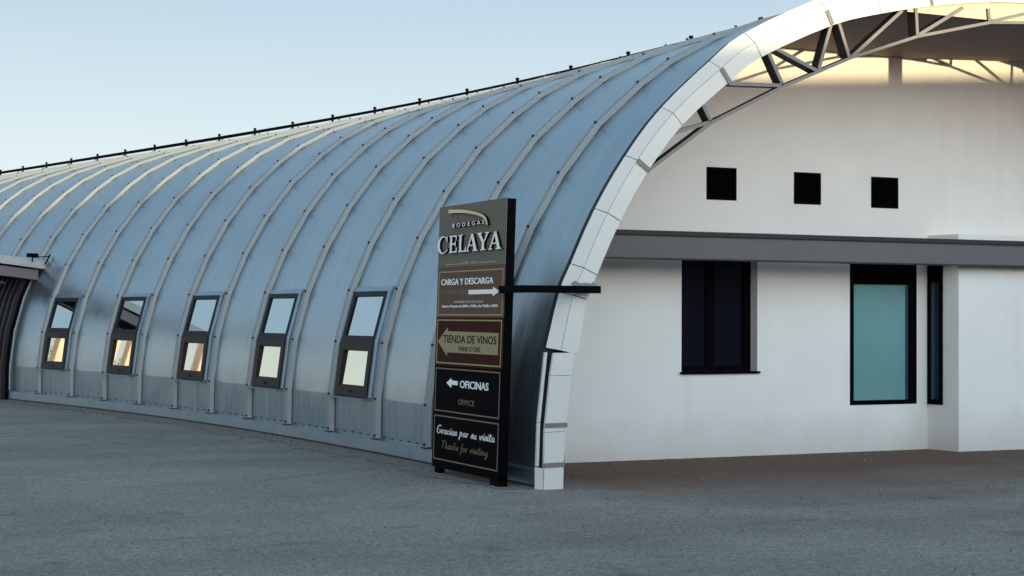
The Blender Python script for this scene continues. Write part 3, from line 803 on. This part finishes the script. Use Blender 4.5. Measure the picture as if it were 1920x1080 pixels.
for h1, h0, mt in ((1.945, 1.522, M_GOLDLINE), (1.484, 1.062, M_GOLDLINE), (1.020, .602, M_DIMLINE), (.565, .137, M_DIMLINE)):
    b = MB(); x0, x1, t = .036, SL - .026, .013
    sbox(b, x0, x1, h0, h0 + t, .006, .009); sbox(b, x0, x1, h1 - t, h1, .006, .009); sbox(b, x0, x0 + t, h0 + t, h1 - t, .006, .009); sbox(b, x1 - t, x1, h0 + t, h1 - t, .006, .009)
    b.build("border_line", mt, sign)
def poly(mb, pts, o0, o1, mf=0, ms=0):
    i = len(mb.v); n = len(pts)
    mb.v += [SP(x, h, o0) for x, h in pts] + [SP(x, h, o1) for x, h in pts]
    mb.f.append(tuple(i + n + k for k in range(n))); mb.m.append(mf)
    for k in range(n): mb.f.append((i + k, i + (k + 1) % n, i + n + (k + 1) % n, i + n + k)); mb.m.append(ms)
def text(s, x0, x1, h0, h1, m_, o=0.006, dep=0.003, side=None, name="lettering", bold=0.0, shear=0.0):
    cu = bpy.data.curves.new("t", 'FONT'); cu.body = s; cu.offset = bold; cu.shear = shear; cu.resolution_u = 3
    ob = bpy.data.objects.new("t", cu); COL.objects.link(ob)
    dg = bpy.context.evaluated_depsgraph_get(); dg.update()
    me = bpy.data.meshes.new_from_object(ob.evaluated_get(dg))
    bpy.data.objects.remove(ob); bpy.data.curves.remove(cu)
    vs = [v.co.copy() for v in me.vertices]; fs = [tuple(p.vertices) for p in me.polygons]
    ed = {}
    for f in fs:
        for a, b_ in zip(f, f[1:] + f[:1]): ed[(a, b_)] = 1
    bpy.data.meshes.remove(me)
    mnx, mxx = min(v.x for v in vs), max(v.x for v in vs); mny, mxy = min(v.y for v in vs), max(v.y for v in vs)
    T = lambda v: (lerp(x0, x1, (v.x - mnx) / (mxx - mnx)), lerp(h0, h1, (v.y - mny) / (mxy - mny)))
    # one part per word: islands of faces, gathered by the gaps between words
    par = list(range(len(vs)))
    def find(i):
        while par[i] != i: par[i] = par[par[i]]; i = par[i]
        return i
    for f in fs:
        for q in f[1:]: par[find(q)] = find(f[0])
    isl = {}
    for f in fs:
        r_ = find(f[0]); lo_x, hi_x, l_ = isl.get(r_, (9e9, -9e9, []))
        l_.append(f); isl[r_] = (min(lo_x, min(vs[i].x for i in f)), max(hi_x, max(vs[i].x for i in f)), l_)
    words = []
    for lo_x, hi_x, l_ in sorted(isl.values(), key=lambda t: t[0]):
        if words and lo_x - words[-1][0] < 0.17: words[-1][0] = max(words[-1][0], hi_x); words[-1][1] += l_
        else: words.append([hi_x, list(l_)])
    for _, l_ in words:
        idx = {}; mb = MB()
        for f in l_:
            for i in f: idx.setdefault(i, len(idx))
        n = len(idx); order = sorted(idx, key=idx.get)
        mb.v = [SP(*T(vs[i]), o + dep) for i in order] + [SP(*T(vs[i]), o) for i in order]
        for f in l_: mb.f.append(tuple(idx[i] for i in f)); mb.m.append(0)
        for f in l_:
            for a, b_ in zip(f, f[1:] + f[:1]):
                if (b_, a) not in ed: mb.f.append((idx[a], idx[a] + n, idx[b_] + n, idx[b_])); mb.m.append(1)
        mb.build(name, [m_, side or m_], sign)
# emblem swoosh
b = MB(); path = [(0.29, 2.517), (0.64, 2.500), (0.875, 2.474), (1.06, 2.443), (1.165, 2.405), (1.205, 2.345)]; wd = [.034, .030, .026, .023, .021, .018]
pf = catmull([(p[0], p[1]) for p in path], 0, 6)
wf = [lerp(wd[min(int(i / 6), 5)], wd[min(int(i / 6) + 1, 5)], (i % 6) / 6) for i in range(len(pf))]
up_s, dn_s = [], []
for i, (x, h) in enumerate(pf):
    a = pf[max(i - 1, 0)]; c = pf[min(i + 1, len(pf) - 1)]; dx, dh = c[0] - a[0], c[1] - a[1]
    # the wide board is seen very obliquely: keep stroke weight even along both axes
    L = math.hypot(dx, dh * 2); nx, nh = -dh * 2 / L * 2.0, dx / L
    up_s.append((x + nx * wf[i] / 2, h + nh * wf[i] / 2)); dn_s.append((x - nx * wf[i] / 2, h - nh * wf[i] / 2))
for i in range(len(pf) - 1): poly(b, [dn_s[i], dn_s[i + 1], up_s[i + 1], up_s[i]], .006, .035, 0, 1)
b.build("emblem", [M_SWOOSH, M_SIDE], sign)
text("B O D E G A S", .40, 1.15, 2.357, 2.393, M_WH, .006, .03, M_SIDE, bold=.012)
# CELAYA in a heavy serif, built from strokes (unit cell: height 1, widths as given)
def serif_letters():
    G = {}
    G['E'] = (.72, [[(.06, 0), (.06, .05), (.14, .06), (.14, .94), (.06, .95), (.06, 1), (.30, 1), (.30, 0)], [(.30, .93), (.30, 1), (.68, 1), (.68, .74), (.64, .74), (.58, .93)], [(.30, .47), (.30, .55), (.50, .55), (.56, .66), (.60, .66), (.60, .36), (.56, .36), (.50, .47)], [(.30, 0), (.30, .07), (.60, .07), (.68, .28), (.72, .28), (.70, 0)]])
    G['L'] = (.70, [[(.04, 0), (.04, .05), (.13, .06), (.13, .94), (.04, .95), (.04, 1), (.40, 1), (.40, .95), (.30, .94), (.30, 0)], [(.30, 0), (.30, .07), (.56, .07), (.66, .30), (.70, .30), (.67, 0)]])
    G['A'] = (.98, [[(.0, 0), (.0, .05), (.10, .06), (.43, 1), (.50, 1), (.47, .82), (.19, .06), (.30, .05), (.30, 0)], [(.43, 1), (.56, 1), (.88, .06), (.98, .05), (.98, 0), (.56, 0), (.56, .05), (.66, .06), (.47, .74)], [(.26, .30), (.28, .37), (.60, .37), (.62, .30)]])
    G['Y'] = (.92, [[(.0, 1), (.0, .95), (.07, .94), (.37, .44), (.37, .06), (.26, .05), (.26, 0), (.68, 0), (.68, .05), (.55, .06), (.55, .44), (.28, .94), (.38, .95), (.38, 1)], [(.46, .44), (.55, .44), (.84, .94), (.92, .95), (.92, 1), (.60, 1), (.60, .95), (.73, .94)]])
    n = 22; o_, i_ = [], []
    for j in range(n + 1):
        a = R(48 + (312 - 48) * j / n)
        o_.append((.46 + .44 * math.cos(a), .5 + .53 * math.sin(a))); i_.append((.52 + .36 * math.cos(a) * (.88), .5 + .46 * math.sin(a)))
    C = [[o_[j], o_[j + 1], i_[j + 1], i_[j]][::-1] for j in range(n)]
    C.append([(.70, .86), (.80, 1.0), (.84, 1.0), (.84, .66), (.80, .66)][::-1]); C.append([(.70, .14), (.76, .14), (.86, .30), (.84, .14), (.76, .06)])
    G['C'] = (.90, C)
    return G
G = serif_letters(); b = MB()
word = "CELAYA"; kern = {'E': .02, 'L': .0, 'A': -.10, 'Y': -.14, 'C': 0}
pos = 0; place = []
for i, ch in enumerate(word):
    if i: pos += .05 + (kern[ch] if ch in 'AY' else 0) + (-.02 if ch == 'E' else 0)
    place.append((ch, pos)); pos += G[ch][0]
sc_x = (1.535 - 0.03) / pos
for ch, px in place:
    b = MB()
    for pg in G[ch][1]:
        area = sum(a[0] * c[1] - c[0] * a[1] for a, c in zip(pg, pg[1:] + pg[:1]))
        if area < 0: pg = pg[::-1]
        poly(b, [(0.03 + (px + x) * sc_x, 2.118 + h * .162) for x, h in pg], .006, .032, 0, 1)
    b.build("raised_letter", [M_WH, M_SIDE], sign)
text("EST 1927", .62, .97, 2.002, 2.026, M_GREYL, bold=.01)
for x0_, x1_ in ((.20, .60), (.99, 1.37)):
    b = MB(); sbox(b, x0_, x1_, 2.006, 2.013, .006, .009); b.build("rule_line", M_GREYL, sign)
text("CARGA Y DESCARGA", .10, 1.325, 1.812, 1.872, M_WH, bold=.012)
text("LOADING AREA", .11, .75, 1.724, 1.762, M_DIM, bold=.008)
b = MB(); poly(b, [(.776, 1.719), (1.33, 1.719), (1.33, 1.697), (1.475, 1.739), (1.33, 1.782), (1.33, 1.760), (.776, 1.760)], .006, .010); b.build("arrow", M_WH, sign)
text("HORARIO DE DESCARGA", .44, 1.12, 1.638, 1.662, M_GREYL, bold=.01)
text("Lunes a Viernes de 8:00 a 13:00 y de 15:00 a 18:00", .14, 1.436, 1.592, 1.623, M_WH, bold=.008)
b = MB(); poly(b, [(.07, 1.272), (.298, 1.137), (.298, 1.170), (1.475, 1.169), (1.475, 1.366), (.298, 1.372), (.298, 1.407)], .006, .010); b.build("arrow", M_GOLD, sign)
text("TIENDA DE VINOS", .205, 1.445, 1.262, 1.336, M_DKL, .010, .002, bold=.008)
text("WINE STORE", .58, 1.095, 1.187, 1.232, M_DKL, .010, .002)
b = MB(); poly(b, [(.312, .881), (.43, .836), (.43, .866), (.585, .866), (.585, .906), (.43, .906), (.43, .926)], .006, .010); b.build("arrow", M_WH, sign)
text("OFICINAS", .64, 1.295, .843, .914, M_WH, bold=.01)
text("OFFICE", .61, .99, .686, .737, M_DIM)
# handwriting: single stroke letters, x-height 1
GL = {
 'G': (1.5, [[(1.3, 1.9), (1.0, 2.15), (.5, 1.9), (.2, 1.1), (.3, .3), (.7, 0), (1.1, .3), (1.25, .9), (.8, .85), (1.3, .9), (1.3, .2)]]),
 'T': (1.2, [[(.0, 1.9), (.5, 2.05), (1.3, 2.0)], [(.7, 2.0), (.55, 1.0), (.4, 0)]]),
 'r': (.65, [[(.0, .1), (.25, .9), (.3, 1.05), (.35, .85), (.65, .95)], [(.25, .9), (.2, 0)]]),
 'a': (.9, [[(.75, .85), (.45, 1.0), (.1, .6), (.15, .1), (.45, .05), (.75, .8), (.7, .1), (.95, .15)]]),
 'c': (.7, [[(.65, .85), (.35, 1.0), (.08, .5), (.25, .05), (.7, .2)]]),
 'i': (.4, [[(.0, .3), (.22, 1.0), (.18, .1), (.42, .2)], [(.3, 1.45), (.34, 1.55)]]),
 's': (.65, [[(.0, .2), (.4, 1.05), (.55, .5), (.4, .05), (.1, .12)], [(.4, .05), (.7, .25)]]),
 'p': (.9, [[(.2, 1.2), (.1, .2), (.0, -.9)], [(.15, .7), (.5, 1.05), (.75, .6), (.5, .1), (.15, .2)]]),
 'o': (.8, [[(.4, 1.0), (.08, .6), (.25, .05), (.6, .3), (.6, .8), (.4, 1.0), (.8, .85)]]),
 'u': (.85, [[(.05, .95), (.1, .2), (.4, .05), (.65, .9), (.65, .1), (.9, .2)]]),
 'v': (.75, [[(.0, .9), (.2, .1), (.3, .1), (.6, 1.0), (.75, .85)]]),
 't': (.6, [[(.35, 1.8), (.2, .3), (.35, .0), (.6, .2)], [(.0, 1.2), (.65, 1.3)]]),
 'h': (.85, [[(.3, 2.0), (.1, 0)], [(.15, .5), (.45, 1.0), (.6, .7), (.55, .1), (.85, .2)]]),
 'n': (.85, [[(.1, 1.0), (.1, 0)], [(.12, .6), (.45, 1.0), (.6, .6), (.6, .1), (.85, .2)]]),
 'k': (.85, [[(.3, 2.0), (.1, 0)], [(.65, 1.0), (.18, .45), (.5, .3), (.85, .05)]]),
 'f': (.6, [[(.65, 1.8), (.45, 2.0), (.3, 1.3), (.15, -.6), (.0, -.9)], [(.05, .9), (.6, 1.0)]]),
 'g': (.85, [[(.7, .85), (.4, 1.0), (.1, .5), (.3, .1), (.65, .8), (.6, -.5), (.3, -.9), (.1, -.6), (.8, .1)]]),
 ' ': (.65, []),
}
def script(s, x0, x1, h0, xh, m_, wgt):
    tot = sum(GL[c][0] + .12 for c in s); kx = (x1 - x0) / tot; b = MB(); px = 0
    for c in s + " ":
        if c == " " and b.v: b.build("lettering", m_, sign); b = MB()
        for st in GL[c][1]:
            P2 = catmull(st, 0, 4) if len(st) > 2 else st
            Q = [(x0 + (px + p[0] + p[1] * .12) * kx, h0 + p[1] * xh) for p in P2]
            for (a, c2) in zip(Q, Q[1:]):
                dx, dh = c2[0] - a[0], c2[1] - a[1]; L = math.hypot(dx, dh * 2) or 1; n_ = (-dh * 2 / L * wgt * 2 / 2, dx / L * wgt / 2)
                e = (dx / L * wgt * .5, dh / L * wgt * .3)
                q = [(a[0] - n_[0] - e[0], a[1] - n_[1] - e[1]), (c2[0] - n_[0] + e[0], c2[1] - n_[1] + e[1]), (c2[0] + n_[0] + e[0], c2[1] + n_[1] + e[1]), (a[0] + n_[0] - e[0], a[1] + n_[1] - e[1])]
                b.face([SP(x, h, .0085) for x, h in q])
        px += GL[c][0] + .12
script("Gracias por su visita", .10, 1.47, .392, .036, M_WH, .011)
script("Thanks for visiting", .23, 1.33, .255, .034, M_DIM, .009)
# arm that ties the sign to the arch
b = MB(); p0 = SP(SL, 1.800, -.05); 
b.box(-0.31, 0.462, -1.535, -1.475, 1.722, 1.786)
b.box(-0.31, -0.245, -1.475, -1.055, 1.722, 1.786)
b.build("support_arm", M_BLACK, sign)

# ------------------------------------------------------------------ entrance canopy at the left edge
KC = -0.75
cX, cY, cH = plan(KC)
canopy = empty("entrance_canopy", (cX, cY, 0), "grey sloping canopy with a dark slatted entrance under it at the far left", "canopy")
cn = Vector((math.cos(cH), math.sin(cH), 0)); ca = Vector((-math.sin(cH), math.cos(cH), 0))
def CP(o, a, z): return Vector((cX, cY, 0)) - cn * o + ca * a + Vector((0, 0, z))
def cbox(mb, o0, o1, a0, a1, zt0, zt1, th, mi=0):
    """slab: from outward o0 to o1, top heights zt0/zt1"""
    q = [CP(o0, a0, zt0 - th), CP(o1, a0, zt1 - th), CP(o1, a1, zt1 - th), CP(o0, a1, zt0 - th), CP(o0, a0, zt0), CP(o1, a0, zt1), CP(o1, a1, zt1), CP(o0, a1, zt0)]
    mb.hexa(q, mi)
b = MB(); cbox(b, -.62, 4.2, 0.0, 2.3, 2.46, 2.98, .145); b.build("roof_slab", M_CANOPY, canopy)
b = MB(); cbox(b, -.40, 4.15, .21, 2.28, 2.445 - .145 + .018, 2.975 - .145 + .004, .02); b.build("underside_shade", M_DARKSHEET, canopy)  # near-black sheet added for the shade on the slab's underside
b = MB(); cbox(b, -.45, 4.1, 0.07, .20, 2.30, 2.80, .175); b.build("edge_beam", M_CANBEAM, canopy)
b = MB()                                           # slatted screen following the vault
zs = [0.0, .604, 1.217, 1.813, 2.32]
for z0, z1 in zip(zs, zs[1:]):
    for a0, a1 in [(0.33, 2.3)]:
        b.hexa([CP(-prof_r(z, ROWS) + d, a, z) for z in (z0,) for d, a in ((.03, a0), (.03, a1), (-.08, a1), (-.08, a0))] + [CP(-prof_r(z1, ROWS) + d, a, z1) for d, a in ((.03, a0), (.03, a1), (-.08, a1), (-.08, a0))], 0)
    for i in range(8):
        a = .36 + i * .235
        b.hexa([CP(-prof_r(z, ROWS) + d, aa, z) for z in (z0,) for d, aa in ((.10, a), (.10, a + .075), (.031, a + .075), (.031, a))] + [CP(-prof_r(z1, ROWS) + d, aa, z1) for d, aa in ((.10, a), (.10, a + .075), (.031, a + .075), (.031, a))], 1)
b.build("slatted_screen", [M_DARKSHEET, mat("dark_slat", (.022, .022, .026), .5, spec=.15)], canopy)
b = MB(); q = CP(.35, .12, 2.10); b.cyl(CP(.0, .5, 2.08), CP(2.8, .5, 2.36), .025, 8); b.build("tie_rod", M_CANBEAM, canopy)
# floodlight on the corner of the canopy
fl = empty("floodlight", CP(-.42, .02, 2.46), "small black floodlight on the corner of the grey canopy", "floodlight")
b = MB(); c = CP(-.30, -.02, 2.56); b.obox(c, cn * .09, ca * .05, (0, 0, .035)); b.build("lamp_head", M_BLACK, fl)
b = MB(); b.cyl(CP(-.30, -.02, 2.45), CP(-.30, -.02, 2.54), .012, 6); b.cyl(CP(-.60, -.03, 2.55), CP(-.30, -.03, 2.52), .010, 6); b.cyl(CP(-.62, -.05, 2.58), CP(-.52, -.05, 2.40), .014, 6); b.build("bracket", M_BLACK, fl)

# ------------------------------------------------------------------ ground, added shadow bank, surroundings
gv, gf = [], []
gx = [-900, -300, -120, -60] + [-30 + 1.5 * i for i in range(41)] + [60, 120, 300, 900]
gy = [-900, -300, -120, -60] + [-30 + 1.5 * i for i in range(61)] + [90, 150, 300, 900]
for y in gy:
    for x in gx:
        z = 0
        gv.append((x, y, z))
for j in range(len(gy) - 1):
    for i in range(len(gx) - 1):
        a = j * len(gx) + i; gf.append((a, a + 1, a + 1 + len(gx), a + len(gx)))
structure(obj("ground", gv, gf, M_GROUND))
# loose chippings along the walls and over the yard
gm = MB()
def stone(x, y, s):
    a = random.uniform(0, 6.28); q = []
    for z in (0, s * random.uniform(.4, .8)):
        for j in range(4):
            t = a + j * 1.57 + random.uniform(-.3, .3); rr = s * random.uniform(.5, .8) * (1 if z == 0 else .6)
            q.append((x + rr * math.cos(t), y + rr * math.sin(t), z - .001 + (0.003 if z == 0 else 0)))
    gm.hexa(q, random.choice((0, 0, 1)))
for _ in range(1500):
    k = random.uniform(-1, 12); p = vp(min(k, 11), 0, 0) + Vector((0, -max(0, k - 11) * 1.37, 0))
    stone(p.x - .06 - abs(random.gauss(0, .28)), p.y + random.uniform(-.5, .5), random.uniform(.008, .022))
for _ in range(500):
    stone(random.uniform(.4, 9), .85 - abs(random.gauss(0, 1.0)) if random.random() < .6 else random.uniform(-3.5, .3), random.uniform(.008, .026))
for _ in range(1600):
    stone(random.uniform(-7, 5), random.uniform(-8, 2) if random.random() < .7 else random.uniform(-2, 12), random.uniform(.006, .016))
gr = gm.build("gravel", [mat("chipping", (.13, .125, .12), .9), mat("pale_chipping", (.15, .14, .13), .9)])
gr["kind"] = "stuff"
# dark washed-out strip of rubble where the yard meets the vault
sv, sf = [], []
k = -0.9
while k < 11.95:
    if k <= 11: p = vp(k, 0, 0)
    else: p = Vector((0, -(k - 11) * 1.37, 0))
    wd_ = .22 + .16 * random.random() + .16 * math.sin(k * 1.3) ** 2
    sv += [(p.x + .05, p.y, .004), (p.x - wd_ - .04, p.y, .004)]
    k += .12
for i in range(len(sv) // 2 - 1): sf.append((2 * i, 2 * i + 2, 2 * i + 3, 2 * i + 1))
structure(obj("rubble_strip", sv, sf, mat("dark_rubble", (.185, .165, .150), .95, noise=.5, nscale=22, bump=.8, bscale=30)))
# unseen earth bank, added and shaped to throw the evening shadow over the yard
def crest(X):                                      # shadow height wanted at the arch plane
    T = [(-80, 1.6), (-30, 2.2), (-8, 2.75), (-3.0, 3.2), (-.2, 3.70), (2.4, 4.10), (3.6, 4.15), (5, 4.26), (7.5, 4.45), (12, 4.8), (40, 6.0), (90, 6.5)]
    for a, b_ in zip(T, T[1:]):
        if a[0] <= X <= b_[0]: return lerp(a[1], b_[1], (X - a[0]) / (b_[0] - a[0]))
    return 3
DH = 22.0
hv, hf = [], []
hx = [-80 + 1.0 * i for i in range(171)]
prof = [(-9, 0), (-7, .30), (-4.5, .72), (-2.2, .93), (0, 1.0), (2.2, .92), (4.8, .60), (7, .2), (8.5, 0)]
for X in hx:
    hz = crest(X) + DH * math.tan(R(SUN_EL))
    for dy, s in prof: hv.append((X + DH * math.tan(SUN_HEAD), -1.4 - DH + dy * 0.9, hz * s - (.05 if s == 0 else 0)))
npf = len(prof)
for i in range(len(hx) - 1):
    for j in range(npf - 1):
        a = i * npf + j; hf.append((a, a + npf, a + npf + 1, a + 1))
structure(obj("shadow_bank", hv, hf, M_EARTH, smooth=True))
# two stone gate pillars and a bare tree far out to the left, seen mirrored in the vault windows
M_STONE = mat("pale_stone", (.74, .54, .42), .85, noise=.15, nscale=3)
for px, hw, lab in ((-18.36, .15, "slimmer pale stone gate pillar farther from the vault"), (-17.46, .26, "broader pale stone gate pillar nearer to the vault")):
    pl = empty("gate_pillar", (px, 40.0, 0), lab, "pillar", "stone gate pillars left of the vault")
    b = MB()
    for i in range(8):
        z0, z1 = .3 + i * .62, .3 + (i + 1) * .62 - .012; j = hw + random.uniform(-.008, .008)
        b.box(px - j, px + j, 40 - j, 40 + j, z0, z1)
    b.box(px - hw + .02, px + hw - .02, 40 - hw + .02, 40 + hw - .02, .3, 5.2)
    b.build("shaft", M_STONE, pl)
    b = MB(); b.box(px - hw - .06, px + hw + .06, 40 - hw - .06, 40 + hw + .06, 0, .3); b.build("plinth", M_STONE, pl)
    b = MB(); b.box(px - hw - .08, px + hw + .08, 40 - hw - .08, 40 + hw + .08, 5.25, 5.4); b.build("cap", M_STONE, pl)
tr = empty("bare_tree", (-20.4, 44.0, 0), "leafless tree behind the stone gate pillars left of the vault", "tree")
b = MB()
def grow(p, d, L, r, lev):
    e = p + d * L; b.cyl(p, e, r, 6, 0, r * .7)
    if lev == 0: return
    for _ in range(3):
        nd = (d + Vector((random.uniform(-.9, .9), random.uniform(-.9, .9), random.uniform(-.2, .5)))).normalized()
        grow(e, nd, L * random.uniform(.6, .8), r * .65, lev - 1)
grow(Vector((-20.4, 44, 0)), Vector((0, 0, 1)), 1.8, .07, 4)
b.build("trunk", mat("bark", (.07, .055, .045), .9), tr)
